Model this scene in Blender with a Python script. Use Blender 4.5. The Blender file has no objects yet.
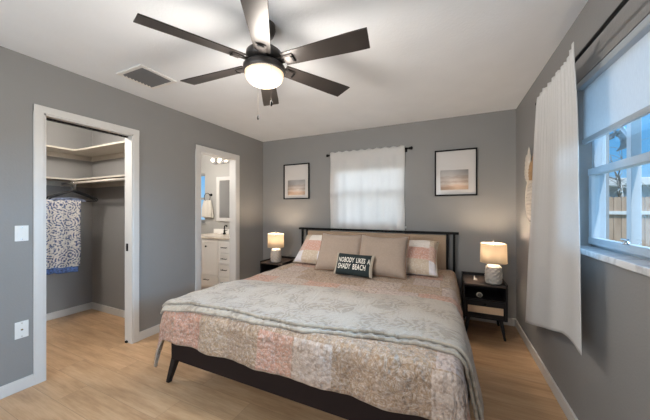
import bpy, bmesh, math, random
from mathutils import Vector, Matrix, noise
random.seed(7)
PI = math.pi
S = bpy.context.scene
COL = S.collection

# ------------------------------------------------------------------ camera, sky, sun, daylight, added rear fill, exposure
cam_d = bpy.data.cameras.new('camera'); cam = bpy.data.objects.new('camera', cam_d); COL.objects.link(cam)
cam.location = (0, 0, 1.305); cam.rotation_euler = (PI/2, 0, math.radians(24.75))
cam_d.sensor_width = 36; cam_d.sensor_fit = 'HORIZONTAL'; cam_d.lens = 269/650*36; cam_d.clip_start = 0.02
S.camera = cam
W = bpy.data.worlds.new('sky'); S.world = W; W.use_nodes = True
wn = W.node_tree; wn.nodes.clear()
wo = wn.nodes.new('ShaderNodeOutputWorld'); wb = wn.nodes.new('ShaderNodeBackground'); tc = wn.nodes.new('ShaderNodeTexCoord'); sx = wn.nodes.new('ShaderNodeSeparateXYZ'); rp = wn.nodes.new('ShaderNodeValToRGB')
rp.color_ramp.elements[0].position = 0.0; rp.color_ramp.elements[0].color = (.30, .50, .70, 1)
rp.color_ramp.elements[1].position = 1.0; rp.color_ramp.elements[1].color = (.06, .20, .52, 1)
e = rp.color_ramp.elements.new(.14); e.color = (.11, .33, .62, 1)
wn.links.new(tc.outputs['Generated'], sx.inputs[0]); wn.links.new(sx.outputs['Z'], rp.inputs[0]); wn.links.new(rp.outputs[0], wb.inputs[0])
wb.inputs['Strength'].default_value = 1.25
wn.links.new(wb.outputs[0], wo.inputs[0])

def light(name, kind, loc, energy, color=(1, 1, 1), aim=None, parent=None, **kw):
    d = bpy.data.lights.new(name, kind); d.energy = energy; d.color = color
    for k, v in kw.items(): setattr(d, k, v)
    o = bpy.data.objects.new(name, d); COL.objects.link(o); o.location = loc
    if aim is not None: o.rotation_euler = (Vector(aim)-Vector(loc)).to_track_quat('-Z', 'Y').to_euler()
    if parent: o.parent = parent
    return o
light('sun', 'SUN', (6, -2, 9), 5.5, (1, .96, .9), aim=(6-.17, -2+.40, 9-1), angle=.01)
light('blue_skylight', 'SUN', (8, 1, 5), 13, (.36, .66, 1.0), aim=(8-1, 1-.06, 5-.32), angle=.8)
light('added_rear_fill', 'AREA', (-1.3, -1.62, 1.45), 64, (1.0, .975, .95), aim=(-1.2, 2, 1.35), shape='RECTANGLE', size=2.4, size_y=1.9)  # fill light added behind the camera, brightens the room from an invented opening
light('daylight_back_window', 'AREA', (-1.0, 5.2, 1.75), 88, (.80, .90, 1.0), aim=(-1.0, 3.6, 1.5), shape='RECTANGLE', size=2.2, size_y=1.8)
S.view_settings.view_transform = 'Standard'; S.view_settings.look = 'None'
S.view_settings.exposure = 0.31; S.view_settings.gamma = 1.0; S.view_settings.use_curve_mapping = False

# ------------------------------------------------------------------ helpers
def tag(o, label=None, cat=None, group=None, kind=None):
    if label: o['label'] = label
    if cat: o['category'] = cat
    if group: o['group'] = group
    if kind: o['kind'] = kind
    return o
def obj(name, bm, m, parent=None, smooth=False, loc=None, rot=None):
    me = bpy.data.meshes.new(name)
    if smooth:
        for f in bm.faces: f.smooth = True
    bmesh.ops.recalc_face_normals(bm, faces=bm.faces[:]) if smooth != 'keep' else None
    bm.to_mesh(me); bm.free()
    for mm in (m if isinstance(m, (list, tuple)) else [m]): me.materials.append(mm)
    o = bpy.data.objects.new(name, me); COL.objects.link(o)
    if parent: o.parent = parent
    if loc: o.location = loc
    if rot: o.rotation_euler = rot
    return o
def empty(name, loc, label, cat, group=None, rz=0):
    o = bpy.data.objects.new(name, None); COL.objects.link(o); o.location = loc; o.rotation_euler.z = rz
    o.empty_display_size = .1
    return tag(o, label, cat, group)
def struct(name, bm, m, parent=None, **k):
    o = obj(name, bm, m, parent, **k)
    if parent is None: o['kind'] = 'structure'
    return o
def copy_tree(o, parent=None):
    c = o.copy(); COL.objects.link(c); c.parent = parent
    for ch in [x for x in bpy.data.objects if x.parent == o]: copy_tree(ch, c)
    return c
def BM(): return bmesh.new()
def box(bm, lo, hi, bev=0, seg=2, mi=0):
    t = bmesh.new(); bmesh.ops.create_cube(t, size=1)
    for v in t.verts:
        v.co = Vector([(lo[i]+hi[i])/2 + v.co[i]*(hi[i]-lo[i]) for i in range(3)])
    if bev: bmesh.ops.bevel(t, geom=t.edges[:], offset=bev, segments=seg, affect='EDGES', profile=.6)
    return merge(bm, t, mi)
def merge(bm, t, mi=0, M=None):
    mp = {}
    for v in t.verts: mp[v] = bm.verts.new(M @ v.co if M else v.co)
    for f in t.faces:
        try:
            nf = bm.faces.new([mp[v] for v in f.verts]); nf.material_index = mi; nf.smooth = f.smooth
        except ValueError: pass
    t.free(); return bm
def frustum(bm, p0, p1, h0, h1, bev=0):
    """square tapered bar from p0 to p1, half sizes h0,h1 (x,y)"""
    t = bmesh.new(); vs = []
    for p, h in ((p0, h0), (p1, h1)):
        for sx, sy in ((-1, -1), (1, -1), (1, 1), (-1, 1)): vs.append(t.verts.new((p[0]+sx*h[0], p[1]+sy*h[1], p[2])))
    t.faces.new(vs[:4][::-1]); t.faces.new(vs[4:])
    for i in range(4): t.faces.new((vs[i], vs[(i+1) % 4], vs[4+(i+1) % 4], vs[4+i]))
    if bev: bmesh.ops.bevel(t, geom=t.edges[:], offset=bev, segments=2, affect='EDGES')
    return merge(bm, t)
def lathe(bm, prof, n=32, c=(0, 0, 0), M=None, cap=True):
    t = bmesh.new(); rings = []
    for r, z in prof:
        rings.append([t.verts.new((r*math.cos(2*PI*k/n), r*math.sin(2*PI*k/n), z)) for k in range(n)])
    for a, b in zip(rings, rings[1:]):
        for k in range(n): t.faces.new((a[k], a[(k+1) % n], b[(k+1) % n], b[k])).smooth = True
    if cap: t.faces.new(rings[0][::-1]); t.faces.new(rings[-1])
    MM = Matrix.Translation(c) @ (M or Matrix())
    return merge(bm, t, 0, MM)
def tube(bm, pts, r, n=10, closed=False, cap=True):
    pts = [Vector(p) for p in pts]; t = bmesh.new(); rings = []; N = len(pts)
    up = Vector((0, 0, 1)); prev = None
    for i, p in enumerate(pts):
        if closed: d = pts[(i+1) % N]-pts[i-1]
        else: d = pts[min(i+1, N-1)]-pts[max(i-1, 0)]
        d.normalize()
        if prev is None:
            a = d.cross(up) if abs(d.z) < .95 else d.cross(Vector((1, 0, 0)))
        else: a = prev-d*prev.dot(d)
        a.normalize(); prev = a.copy(); b = d.cross(a)
        rr = r[i] if isinstance(r, (list, tuple)) else r
        rings.append([t.verts.new(p+a*math.cos(2*PI*k/n)*rr+b*math.sin(2*PI*k/n)*rr) for k in range(n)])
    for i in range(N if closed else N-1):
        A, B = rings[i], rings[(i+1) % N]
        for k in range(n): t.faces.new((A[k], A[(k+1) % n], B[(k+1) % n], B[k])).smooth = True
    if cap and not closed: t.faces.new(rings[0][::-1]); t.faces.new(rings[-1])
    return merge(bm, t)
def grid(nu, nv, fn, uvfn=None, bm=None):
    """fn(i/nu, j/nv) -> point"""
    bm = bm or bmesh.new(); uvl = bm.loops.layers.uv.verify()
    V = [[bm.verts.new(fn(i/nu, j/nv)) for j in range(nv+1)] for i in range(nu+1)]
    for i in range(nu):
        for j in range(nv):
            f = bm.faces.new((V[i][j], V[i+1][j], V[i+1][j+1], V[i][j+1])); f.smooth = True
            for l, (a, b) in zip(f.loops, ((i, j), (i+1, j), (i+1, j+1), (i, j+1))):
                l[uvl].uv = uvfn(a/nu, b/nv) if uvfn else (a/nu, b/nv)
    return bm
def solid(o, t, offset=0, sub=0):
    m = o.modifiers.new('thickness', 'SOLIDIFY'); m.thickness = t; m.offset = offset
    if sub:
        s = o.modifiers.new('smooth', 'SUBSURF'); s.levels = sub; s.render_levels = sub
    return o
def bv(o, w, seg=2):
    m = o.modifiers.new('bevel', 'BEVEL'); m.width = w; m.segments = seg; m.limit_method = 'ANGLE'; return o
def wall_holes(bm, axis, at0, at1, u0, u1, z0, z1, holes):
    """wall slab on plane axis (0:x,1:y) from at0..at1, spanning u, with rectangular holes (ua,ub,za,zb)"""
    us = sorted({u0, u1, *[h[0] for h in holes], *[h[1] for h in holes]})
    zs = sorted({z0, z1, *[h[2] for h in holes], *[h[3] for h in holes]})
    def inside(u, z): return any(h[0] < u < h[1] and h[2] < z < h[3] for h in holes)
    cells = {(i, j) for i in range(len(us)-1) for j in range(len(zs)-1) if not inside((us[i]+us[i+1])/2, (zs[j]+zs[j+1])/2)}
    def P(u, z, a): return (a, u, z) if axis == 0 else (u, a, z)
    cache = {}
    def V(u, z, a):
        k = (u, z, a)
        if k not in cache: cache[k] = bm.verts.new(P(u, z, a))
        return cache[k]
    for (i, j) in cells:
        a, b, c, d = us[i], us[i+1], zs[j], zs[j+1]
        for at in (at0, at1): bm.faces.new((V(a, c, at), V(b, c, at), V(b, d, at), V(a, d, at)))
        for (di, dj, e) in ((-1, 0, ((a, c), (a, d))), (1, 0, ((b, c), (b, d))), (0, -1, ((a, c), (b, c))), (0, 1, ((a, d), (b, d)))):
            if (i+di, j+dj) not in cells:
                (p, q), (r, s) = e
                bm.faces.new((V(p, q, at0), V(r, s, at0), V(r, s, at1), V(p, q, at1)))
    return bm

def nz(x, y, z=0): return noise.noise(Vector((x, y, z)))

def interp(x, pts):
    for (a, p), (c, q) in zip(pts, pts[1:]):
        if x <= c:
            t = max(0, min(1, (x-a)/(c-a))); return p+(q-p)*t
    return pts[-1][1]

# ------------------------------------------------------------------ materials
class NT:
    def __init__(s, name):
        s.m = bpy.data.materials.new(name); s.m.use_nodes = True; s.t = s.m.node_tree
        s.b = s.t.nodes['Principled BSDF']; s.out = s.t.nodes['Material Output']
    def n(s, typ, **kw):
        x = s.t.nodes.new('ShaderNode'+typ)
        for k, v in kw.items():
            if k.startswith('i_'): x.inputs[k[2:].replace('_', ' ')].default_value = v
            else: setattr(x, k, v)
        return x
    def l(s, a, b): s.t.links.new(a, b)
    def coord(s, kind='Object', scale=(1, 1, 1), rot=(0, 0, 0), loc=(0, 0, 0)):
        c = s.n('TexCoord'); mp = s.n('Mapping'); s.l(c.outputs[kind], mp.inputs[0])
        mp.inputs['Scale'].default_value = scale; mp.inputs['Rotation'].default_value = rot; mp.inputs['Location'].default_value = loc
        return mp.outputs[0]
    def noise(s, v, scale, detail=4, rough=.5):
        x = s.n('TexNoise'); s.l(v, x.inputs['Vector']); x.inputs['Scale'].default_value = scale
        x.inputs['Detail'].default_value = detail; x.inputs['Roughness'].default_value = rough; return x.outputs['Fac']
    def ramp(s, fac, stops, interp='LINEAR'):
        x = s.n('ValToRGB'); r = x.color_ramp; r.interpolation = interp
        while len(r.elements) > 1: r.elements.remove(r.elements[-1])
        r.elements[0].position = stops[0][0]; r.elements[0].color = (*stops[0][1], 1)
        for p, c in stops[1:]: r.elements.new(p).color = (*c, 1)
        s.l(fac, x.inputs[0]); return x.outputs[0]
    def mix(s, fac, a, b, blend='MIX'):
        x = s.n('MixRGB', blend_type=blend)
        for sock, val in ((x.inputs[0], fac), (x.inputs[1], a), (x.inputs[2], b)):
            if isinstance(val, (int, float)): sock.default_value = val
            elif isinstance(val, tuple): sock.default_value = (*val, 1)
            else: s.l(val, sock)
        return x.outputs[0]
    def math(s, op, a, b=None):
        x = s.n('Math', operation=op)
        for sock, val in ((x.inputs[0], a), (x.inputs[1], b)):
            if val is None: continue
            if isinstance(val, (int, float)): sock.default_value = val
            else: s.l(val, sock)
        return x.outputs[0]
    def bump(s, h, strength=.2, dist=.01):
        x = s.n('Bump'); x.inputs['Strength'].default_value = strength; x.inputs['Distance'].default_value = dist
        s.l(h, x.inputs['Height']); s.l(x.outputs[0], s.b.inputs['Normal'])
    def base(s, c):
        if isinstance(c, tuple): s.b.inputs['Base Color'].default_value = (*c, 1)
        else: s.l(c, s.b.inputs['Base Color'])
    def rough(s, r): s.b.inputs['Roughness'].default_value = r
def srgb(r, g, b):
    f = lambda c: (c/255/12.92) if c/255 <= .04045 else ((c/255+.055)/1.055)**2.4
    return (f(r), f(g), f(b))
def M(name, color, rough=.5, metal=0, var=0, scale=20, bump=0, bscale=200, coat=0, sheen=0):
    n = NT(name); n.rough(rough); n.b.inputs['Metallic'].default_value = metal
    v = n.coord()
    if var:
        f = n.noise(v, scale); lo = tuple(c*(1-var) for c in color); hi = tuple(min(1, c*(1+var)) for c in color)
        n.base(n.ramp(f, [(.3, lo), (.7, hi)]))
    else: n.base(color)
    if bump: n.bump(n.noise(v, bscale, 3), bump, .003)
    if coat: n.b.inputs['Coat Weight'].default_value = coat
    if sheen: n.b.inputs['Sheen Weight'].default_value = sheen
    return n.m
def emit(name, color, strength, base=None):
    n = NT(name); n.base(base or color); n.b.inputs['Emission Color'].default_value = (*color, 1)
    n.b.inputs['Emission Strength'].default_value = strength; n.rough(.4); return n.m

m_wall = M('wall_paint_grey', (.252, .246, .241), .62, var=.02, scale=3, bump=.35, bscale=90)
m_bathwall = M('bath_paint_cream', (.42, .41, .39), .6, bump=.1, bscale=90)
m_ceil = M('ceiling_white', (.76, .785, .82), .85, var=.02, scale=4, bump=.5, bscale=60)
m_trim = M('trim_white', (.62, .605, .585), .38, var=.01)
m_wframe = M('window_vinyl_white', (.38, .42, .46), .35)
m_black = M('black_metal', (.004, .0037, .004), .5, var=.2); m_black.node_tree.nodes['Principled BSDF'].inputs['Specular IOR Level'].default_value = .15
m_blackwood = M('black_wood', (.012, .010, .011), .45, var=.3, scale=8, bump=.1, bscale=40); m_blackwood.node_tree.nodes['Principled BSDF'].inputs['Specular IOR Level'].default_value = .3
m_darkrail = M('dark_fabric_rail', (.017, .010, .009), .8, bump=.3, bscale=300); m_darkrail.node_tree.nodes['Principled BSDF'].inputs['Specular IOR Level'].default_value = .2
m_white = M('white_plastic', (.75, .74, .72), .35)
m_chrome = M('brushed_chrome', (.6, .6, .6), .25, 1)
m_cabinet = M('cabinet_white', (.84, .82, .79), .4)
m_fancol = M('fan_bronze', (.06, .053, .05), .36, .55, var=.15)

def m_floor():
    n = NT('oak_plank_floor'); c = n.coord('Object')
    br = n.n('TexBrick'); n.l(c, br.inputs['Vector']); br.offset = .37; br.offset_frequency = 2
    for k, v in (('Scale', 1), ('Brick Width', 1.22), ('Row Height', .18), ('Mortar Size', .0012), ('Mortar Smooth', .3), ('Bias', 0)): br.inputs[k].default_value = v
    br.inputs['Color1'].default_value = (.0, .0, .0, 1); br.inputs['Color2'].default_value = (1, 1, 1, 1); br.inputs['Mortar'].default_value = (.5, .5, .5, 1)
    sep = n.n('SeparateColor'); n.l(br.outputs['Color'], sep.inputs[0])
    off = n.n('CombineXYZ'); n.l(n.math('MULTIPLY', sep.outputs[0], 13.), off.inputs[0]); n.l(n.math('MULTIPLY', sep.outputs[0], 7.), off.inputs[2])
    add = n.n('VectorMath', operation='ADD'); n.l(c, add.inputs[0]); n.l(off.outputs[0], add.inputs[1])
    mp = n.n('Mapping'); n.l(add.outputs[0], mp.inputs[0]); mp.inputs['Scale'].default_value = (1.1, 7, 1)
    g1 = n.noise(mp.outputs[0], 2.2, 6, .62)
    mp2 = n.n('Mapping'); n.l(add.outputs[0], mp2.inputs[0]); mp2.inputs['Scale'].default_value = (3, 60, 1)
    g2 = n.noise(mp2.outputs[0], 2, 4, .6)
    col = n.ramp(g1, [(.28, (.31, .175, .085)), (.5, (.53, .335, .185)), (.72, (.68, .47, .285))])
    col = n.mix(.35, col, n.ramp(g2, [(.3, (.40, .24, .13)), (.7, (.63, .43, .26))]))
    tint = n.ramp(sep.outputs[0], [(0, (.90, .90, .90)), (1, (1.06, 1.04, 1.02))])
    col = n.mix(1., col, tint, 'MULTIPLY')
    col = n.mix(n.math('MULTIPLY', br.outputs['Fac'], .5), col, (.12, .08, .05))
    n.base(col); n.rough(.38); n.bump(g2, .06, .002); return n.m
mat_floor = m_floor()
def m_glass():
    n = NT('window_glass'); n.t.nodes.remove(n.b)
    tr = n.n('BsdfTransparent'); gl = n.n('BsdfGlossy'); gl.inputs['Roughness'].default_value = .02; tr.inputs[0].default_value = (.93, .96, .97, 1)
    lw = n.n('LayerWeight'); lw.inputs[0].default_value = .5; fr = n.math('ADD', n.math('MULTIPLY', n.math('POWER', lw.outputs['Facing'], 5.), .5), .03); mx = n.n('MixShader'); n.l(fr, mx.inputs[0]); n.l(tr.outputs[0], mx.inputs[1]); n.l(gl.outputs[0], mx.inputs[2])
    n.l(mx.outputs[0], n.out.inputs[0]); return n.m
mat_glass = m_glass()
def m_sheer(name, col, trans, wv=500):
    n = NT(name); n.t.nodes.remove(n.b)
    d = n.n('BsdfDiffuse'); t = n.n('BsdfTranslucent'); tp = n.n('BsdfTransparent'); mx = n.n('MixShader'); m2 = n.n('MixShader')
    c = n.coord(scale=(1, 1, .15)); f = n.noise(c, wv, 2)
    cc = n.ramp(f, [(.3, tuple(x*.93 for x in col)), (.7, col)])
    n.l(cc, d.inputs[0]); n.l(cc, t.inputs[0])
    mx.inputs[0].default_value = trans; n.l(d.outputs[0], mx.inputs[1]); n.l(t.outputs[0], mx.inputs[2])
    m2.inputs[0].default_value = .06; n.l(mx.outputs[0], m2.inputs[1]); n.l(tp.outputs[0], m2.inputs[2])
    n.l(m2.outputs[0], n.out.inputs[0]); return n.m
mat_curtain = m_sheer('white_curtain_cloth', (.84, .82, .80), .38)
mat_curtain2 = m_sheer('white_curtain_cloth_heavy', (.74, .725, .71), .22)
mat_shade = m_sheer('roller_shade_cloth', (.72, .74, .76), .25, 300)
mat_lampshade = m_sheer('lamp_shade_linen', (.58, .50, .39), .38, 900)

def m_quilt(name='quilt_patchwork', sc=1., seed=0., light_=0.):
    n = NT(name); uv = n.coord('UV', scale=(sc, sc, sc), loc=(seed, seed*.7, 0))
    # patches: rows of blocks with differing widths
    br = n.n('TexBrick'); n.l(uv, br.inputs['Vector']); br.offset = .5; br.squash = .7; br.squash_frequency = 3
    for k, v in (('Scale', 1), ('Brick Width', .34), ('Row Height', .26), ('Mortar Size', .003), ('Bias', 0)): br.inputs[k].default_value = v
    br.inputs['Color1'].default_value = (0, 0, 0, 1); br.inputs['Color2'].default_value = (1, 1, 1, 1); br.inputs['Mortar'].default_value = (.5, .5, .5, 1)
    pal = n.ramp(br.outputs['Color'], [(0, (.56, .25, .16)), (.16, (.42, .29, .165)), (.34, (.60, .51, .49)), (.50, (.33, .215, .115)), (.64, (.54, .45, .39)), (.78, (.58, .29, .20)), (.9, (.44, .335, .22))], 'CONSTANT')
    wp = n.n('VectorMath', operation='ADD'); wn_ = n.n('TexNoise'); n.l(uv, wn_.inputs['Vector']); wn_.inputs['Scale'].default_value = 14
    ws_ = n.n('VectorMath', operation='SCALE'); n.l(wn_.outputs['Color'], ws_.inputs[0]); ws_.inputs['Scale'].default_value = .06
    n.l(uv, wp.inputs[0]); n.l(ws_.outputs[0], wp.inputs[1]); wuv = wp.outputs[0]
    v1 = n.n('TexVoronoi', feature='F1'); n.l(wuv, v1.inputs['Vector']); v1.inputs['Scale'].default_value = 15
    v2 = n.n('TexVoronoi', feature='F1'); n.l(wuv, v2.inputs['Vector']); v2.inputs['Scale'].default_value = 48
    rg = n.math('SINE', n.math('MULTIPLY', v1.outputs['Distance'], 48.))
    f1 = n.ramp(n.math('ADD', n.math('MULTIPLY', rg, .2), n.noise(wuv, 26, 4, .65)), [(.42, (0, 0, 0)), (.60, (1, 1, 1))])
    c = n.mix(n.math('MULTIPLY', f1, .42), pal, (.60, .52, .48))
    f2 = n.ramp(n.noise(uv, 34, 4, .7), [(.5, (0, 0, 0)), (.68, (1, 1, 1))])
    c = n.mix(n.math('MULTIPLY', f2, .7), c, (.15, .10, .065))
    dots = n.ramp(v2.outputs['Distance'], [(.14, (1, 1, 1)), (.28, (0, 0, 0))])
    c = n.mix(n.math('MULTIPLY', dots, .40), c, (.58, .54, .52))
    big = n.noise(uv, 4, 3)
    c = n.mix(n.math('MULTIPLY', n.ramp(big, [(.42, (0, 0, 0)), (.7, (1, 1, 1))]), .35), c, (.46, .33, .23))
    c = n.mix(.15, c, (.44, .345, .275))
    sp1 = n.ramp(n.noise(uv, 58, 3, .7), [(.50, (0, 0, 0)), (.62, (1, 1, 1))]); c = n.mix(n.math('MULTIPLY', sp1, .45), c, (.70, .61, .55))
    sp2 = n.ramp(n.noise(uv, 44, 3, .7), [(.54, (0, 0, 0)), (.66, (1, 1, 1))]); c = n.mix(n.math('MULTIPLY', sp2, .5), c, (.21, .135, .08))
    if light_: c = n.mix(light_, c, (.85, .70, .64))
    c = n.mix(1., c, (.97, .93, .90), 'MULTIPLY')
    n.base(c); n.rough(.85); n.b.inputs['Sheen Weight'].default_value = .15
    q = n.n('TexVoronoi', feature='F1'); n.l(uv, q.inputs['Vector']); q.inputs['Scale'].default_value = 34
    h = n.math('ADD', n.math('MULTIPLY', q.outputs['Distance'], -.6), n.math('ADD', n.noise(uv, 50, 3), n.math('MULTIPLY', n.noise(uv, 13, 2), 2.2)))
    n.bump(h, 1., .018); return n.m
mat_quilt = m_quilt()
def m_sham(name, seed):
    n = NT(name); uv = n.coord('UV')
    sp_ = n.n('SeparateXYZ'); n.l(uv, sp_.inputs[0])
    white, pink, cream, lav = (.78, .71, .65), (.64, .36, .28), (.60, .48, .36), (.74, .70, .73)
    ra = n.ramp(sp_.outputs[1], [(0, cream), (.13, pink), (.30, white)], 'CONSTANT')
    rb = n.ramp(sp_.outputs[1], [(0, lav), (.13, (.66, .44, .36)), (.33, cream)], 'CONSTANT')
    colm = n.math('GREATER_THAN', n.math('SINE', n.math('MULTIPLY', n.math('ADD', sp_.outputs[0], seed), 2*PI/.44)), 0.)
    c = n.mix(colm, ra, rb)
    sp = n.ramp(n.noise(uv, 60, 3, .7), [(.50, (0, 0, 0)), (.62, (1, 1, 1))]); c = n.mix(n.math('MULTIPLY', sp, .45), c, (.84, .78, .74))
    n.base(c); n.rough(.85); n.bump(n.noise(uv, 40, 3), .8, .015); return n.m
mat_sham = m_sham('sham_patchwork', .10)
def m_blanket():
    n = NT('fleece_throw_leaf_print'); uv = n.coord('UV'); wr = n.noise(uv, 5, 3)
    wv = n.n('TexWave'); n.l(uv, wv.inputs['Vector']); wv.inputs['Scale'].default_value = 4.5; wv.inputs['Distortion'].default_value = 18; wv.inputs['Detail'].default_value = 2; wv.inputs['Detail Scale'].default_value = 1.6
    m = n.ramp(wr, [(.44, (0, 0, 0)), (.54, (1, 1, 1))])
    leaf = n.ramp(wv.outputs['Fac'], [(.35, (.22, .165, .11)), (.65, (.42, .35, .27))])
    c = n.mix(n.math('MULTIPLY', m, .75), (.46, .405, .335), leaf)
    c = n.mix(.25, c, n.ramp(n.noise(uv, 90, 2), [(.3, (.27, .24, .205)), (.7, (.52, .50, .46))]))
    c = n.mix(1., c, (.97, .93, .88), 'MULTIPLY')
    n.base(c); n.rough(.95); n.b.inputs['Sheen Weight'].default_value = .4
    n.bump(n.math('ADD', n.noise(uv, 130, 3), n.math('MULTIPLY', wv.outputs['Fac'], .5)), .6, .006); return n.m
mat_blanket = m_blanket()
def m_paisley():
    n = NT('blue_paisley_cloth'); c = n.coord('Object')
    v = n.n('TexVoronoi', feature='F1'); n.l(c, v.inputs['Vector']); v.inputs['Scale'].default_value = 8.5
    v2 = n.n('TexVoronoi', feature='F1'); n.l(c, v2.inputs['Vector']); v2.inputs['Scale'].default_value = 52
    rings = n.math('SINE', n.math('MULTIPLY', v.outputs['Distance'], 34.))
    f = n.math('ADD', n.math('MULTIPLY', rings, .11), n.math('ADD', n.math('MULTIPLY', v2.outputs['Distance'], .5), n.math('MULTIPLY', n.noise(c, 70, 3, .7), .5)))
    col = n.ramp(f, [(.36, (.06, .075, .15)), (.44, (.20, .21, .28)), (.50, (.52, .47, .41)), (.7, (.62, .565, .50))])
    n.base(col); n.rough(.85); n.bump(n.noise(c, 300), .15, .002); return n.m
mat_paisley = m_paisley()
mat_blueborder = M('blue_border_cloth', (.07, .12, .27), .85, var=.7, scale=60)
mat_tan = M('tan_linen', (.37, .285, .225), .9, var=.05, scale=60, bump=.5, bscale=350, sheen=.2)
mat_tanpipe = M('tan_piping', (.30, .19, .125), .9)
mat_pillowblk = M('dark_teal_canvas', (.012, .022, .024), .85, bump=.4, bscale=400)
mat_pillowrim = M('cream_linen_back', (.50, .43, .34), .9, bump=.3, bscale=300)
mat_letter = M('cream_letters', (.78, .74, .66), .8)
def m_cane(name, col, dark, sc):
    n = NT(name); c = n.coord('Object', scale=(sc, sc, sc), rot=(0, PI/4, 0))
    ck = n.n('TexChecker'); n.l(c, ck.inputs[0]); ck.inputs['Scale'].default_value = 1
    ck.inputs[1].default_value = (*col, 1); ck.inputs[2].default_value = (*dark, 1)
    n.base(ck.outputs[0]); n.rough(.7); n.bump(ck.outputs[1], .4, .002); return n.m
mat_cane = m_cane('rattan_cane', (.75, .54, .36), (.60, .42, .27), 180)
mat_headpanel = m_cane('headboard_cane', (.50, .37, .26), (.40, .29, .20), 150)
def m_beach(name, seed):
    n = NT(name); g = n.n('TexCoord'); sp = n.n('SeparateXYZ'); n.l(g.outputs['UV'], sp.inputs[0])
    mp = n.n('Mapping'); n.l(g.outputs['UV'], mp.inputs[0]); mp.inputs['Scale'].default_value = (2, 9, 1); mp.inputs['Location'].default_value = (seed, 0, 0)
    nz = n.noise(mp.outputs[0], 2, 5)
    h = n.math('ADD', sp.outputs[1], n.math('MULTIPLY', n.math('SUBTRACT', nz, .5), .35))
    col = n.ramp(h, [(.0, (.50, .38, .30)), (.18, (.58, .42, .33)), (.3, (.64, .58, .54)), (.40, (.46, .37, .32)), (.5, (.62, .55, .51)), (.62, (.50, .41, .36)), (.72, (.60, .55, .52)), (1, (.60, .56, .54))])
    n.base(col); n.rough(.5); return n.m
mat_paper = M('print_paper', (.58, .55, .53), .3, coat=.5)
def m_marble(name, base, vein, sc=3):
    n = NT(name); c = n.coord(); v = n.noise(c, sc, 8, .6); n.base(n.ramp(v, [(.42, base), (.5, vein), (.58, base)])); n.rough(.2); return n.m

# ------------------------------------------------------------------ room shell
XL, XR, YB, YR, H = -2.817, .685, 3.64, -1.25, 2.44
T = .10
CX, CY0, CY1 = -4.30, .35, 1.95          # closet back, left wall, right wall
BX = -4.95                               # bathroom far side
C0, C1, CT = .966, 1.603, 2.04           # closet opening
B0, B1, BT = 2.385, 3.004, 2.04          # bath opening
RW = (.45, 2.085, 1.09, 2.05)            # right window hole y0,y1,z0,z1
BW = (-1.49, -.535, 1.09, 2.03)          # back window hole x0,x1,z0,z1

b = BM(); box(b, (BX-.2, YR-.2, -.12), (XR+.15, YB+.15, 0)); struct('floor', b, mat_floor)
b = BM(); box(b, (BX-.2, YR-.2, H), (XR+.15, YB+.15, H+.12)); struct('ceiling', b, m_ceil)
b = BM(); wall_holes(b, 0, XL, XL-T, YR, YB, 0, H, [(C0, C1, 0, CT), (B0, B1, 0, BT)]); struct('wall_left', b, m_wall)
b = BM(); wall_holes(b, 1, YB, YB+.15, XL-T+.001, XR, 0, H, [BW]); struct('wall_back', b, m_wall)
b = BM(); wall_holes(b, 0, XR, XR+.15, YR, YB+.15, 0, H, [RW]); struct('wall_right', b, m_wall)
b = BM(); wall_holes(b, 1, YR, YR-.15, XL-T, XR+.15, 0, H, [(-2.5, -.1, .5, 2.3)]); struct('wall_rear', b, m_wall)
# closet shell
b = BM(); box(b, (CX-.1, CY0-.1, 0), (CX, CY1+.06, H)); struct('wall_closet_back', b, m_wall)
b = BM(); box(b, (CX, CY1, 0), (XL-T, CY1+.06, H)); struct('wall_closet_right', b, m_wall)
b = BM(); box(b, (CX, CY0-.1, 0), (XL-T, CY0, H)); struct('wall_closet_left', b, m_wall)
# bathroom shell
b = BM(); wall_holes(b, 1, YB, YB+.15, BX-.1, XL-T, 0, H, [(-4.62, -4.16, 1.06, 1.99)]); struct('wall_bath_back', b, m_bathwall)
b = BM(); box(b, (BX, CY1+.062, 0), (XL-T-.002, CY1+.12, H)); struct('wall_bath_front', b, m_bathwall)
b = BM(); box(b, (BX-.1, CY1+.06, 0), (BX, YB, H)); struct('wall_bath_left', b, m_bathwall)
b = BM(); box(b, (XL-T-.012, B1+.0, 0), (XL-T-.001, YB, H)); struct('wall_bath_right', b, m_bathwall)

def baseb(name, segs):
    b = BM()
    for (x0, y0, x1, y1) in segs: box(b, (x0, y0, 0), (x1, y1, .085), .004)
    struct(name, b, m_trim)
baseb('baseboard_left', [(XL, YR, XL+.014, .921), (XL, 1.657, XL+.014, 2.32), (XL, 3.07, XL+.014, YB)])
baseb('baseboard_back', [(XL+.014, YB-.014, XR-.014, YB)])
baseb('baseboard_right', [(XR-.014, YR, XR, YB)])
baseb('baseboard_closet', [(CX, CY0, CX+.014, CY1), (CX+.014, CY1-.014, XL-T, CY1)])

def casing(name, y0, y1, zt, w, extra=None):
    """door casing with jamb lining on the left wall"""
    b = BM(); p = XL+.018
    for a, c in ((y0-w, y0), (y1, y1+w)):
        box(b, (XL, a, 0), (p, c, zt+w), .004)
    box(b, (XL, y0-w, zt), (p+.0015, y1+w, zt+w), .004)
    box(b, (XL-T-.016, y0-w, 0), (XL-T, y0, zt+w), .004); box(b, (XL-T-.016, y1, 0), (XL-T, y1+w*.5, zt+w), .004)
    box(b, (XL-T-.017, y0-w, zt), (XL-T, y1+w*.5, zt+w), .004)
    t = struct(name, b, m_trim)
    j = BM()
    box(j, (XL-T-.002, y0-.001, 0), (p-.004, y0+.012, zt)); box(j, (XL-T-.002, y1-.012, 0), (p-.004, y1+.001, zt)); box(j, (XL-T-.002, y0, zt-.012), (p-.004, y1, zt+.001))
    obj('jamb', j, m_trim, t); return t
t1 = casing('trim_1', C0, C1, CT, .056)
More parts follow.
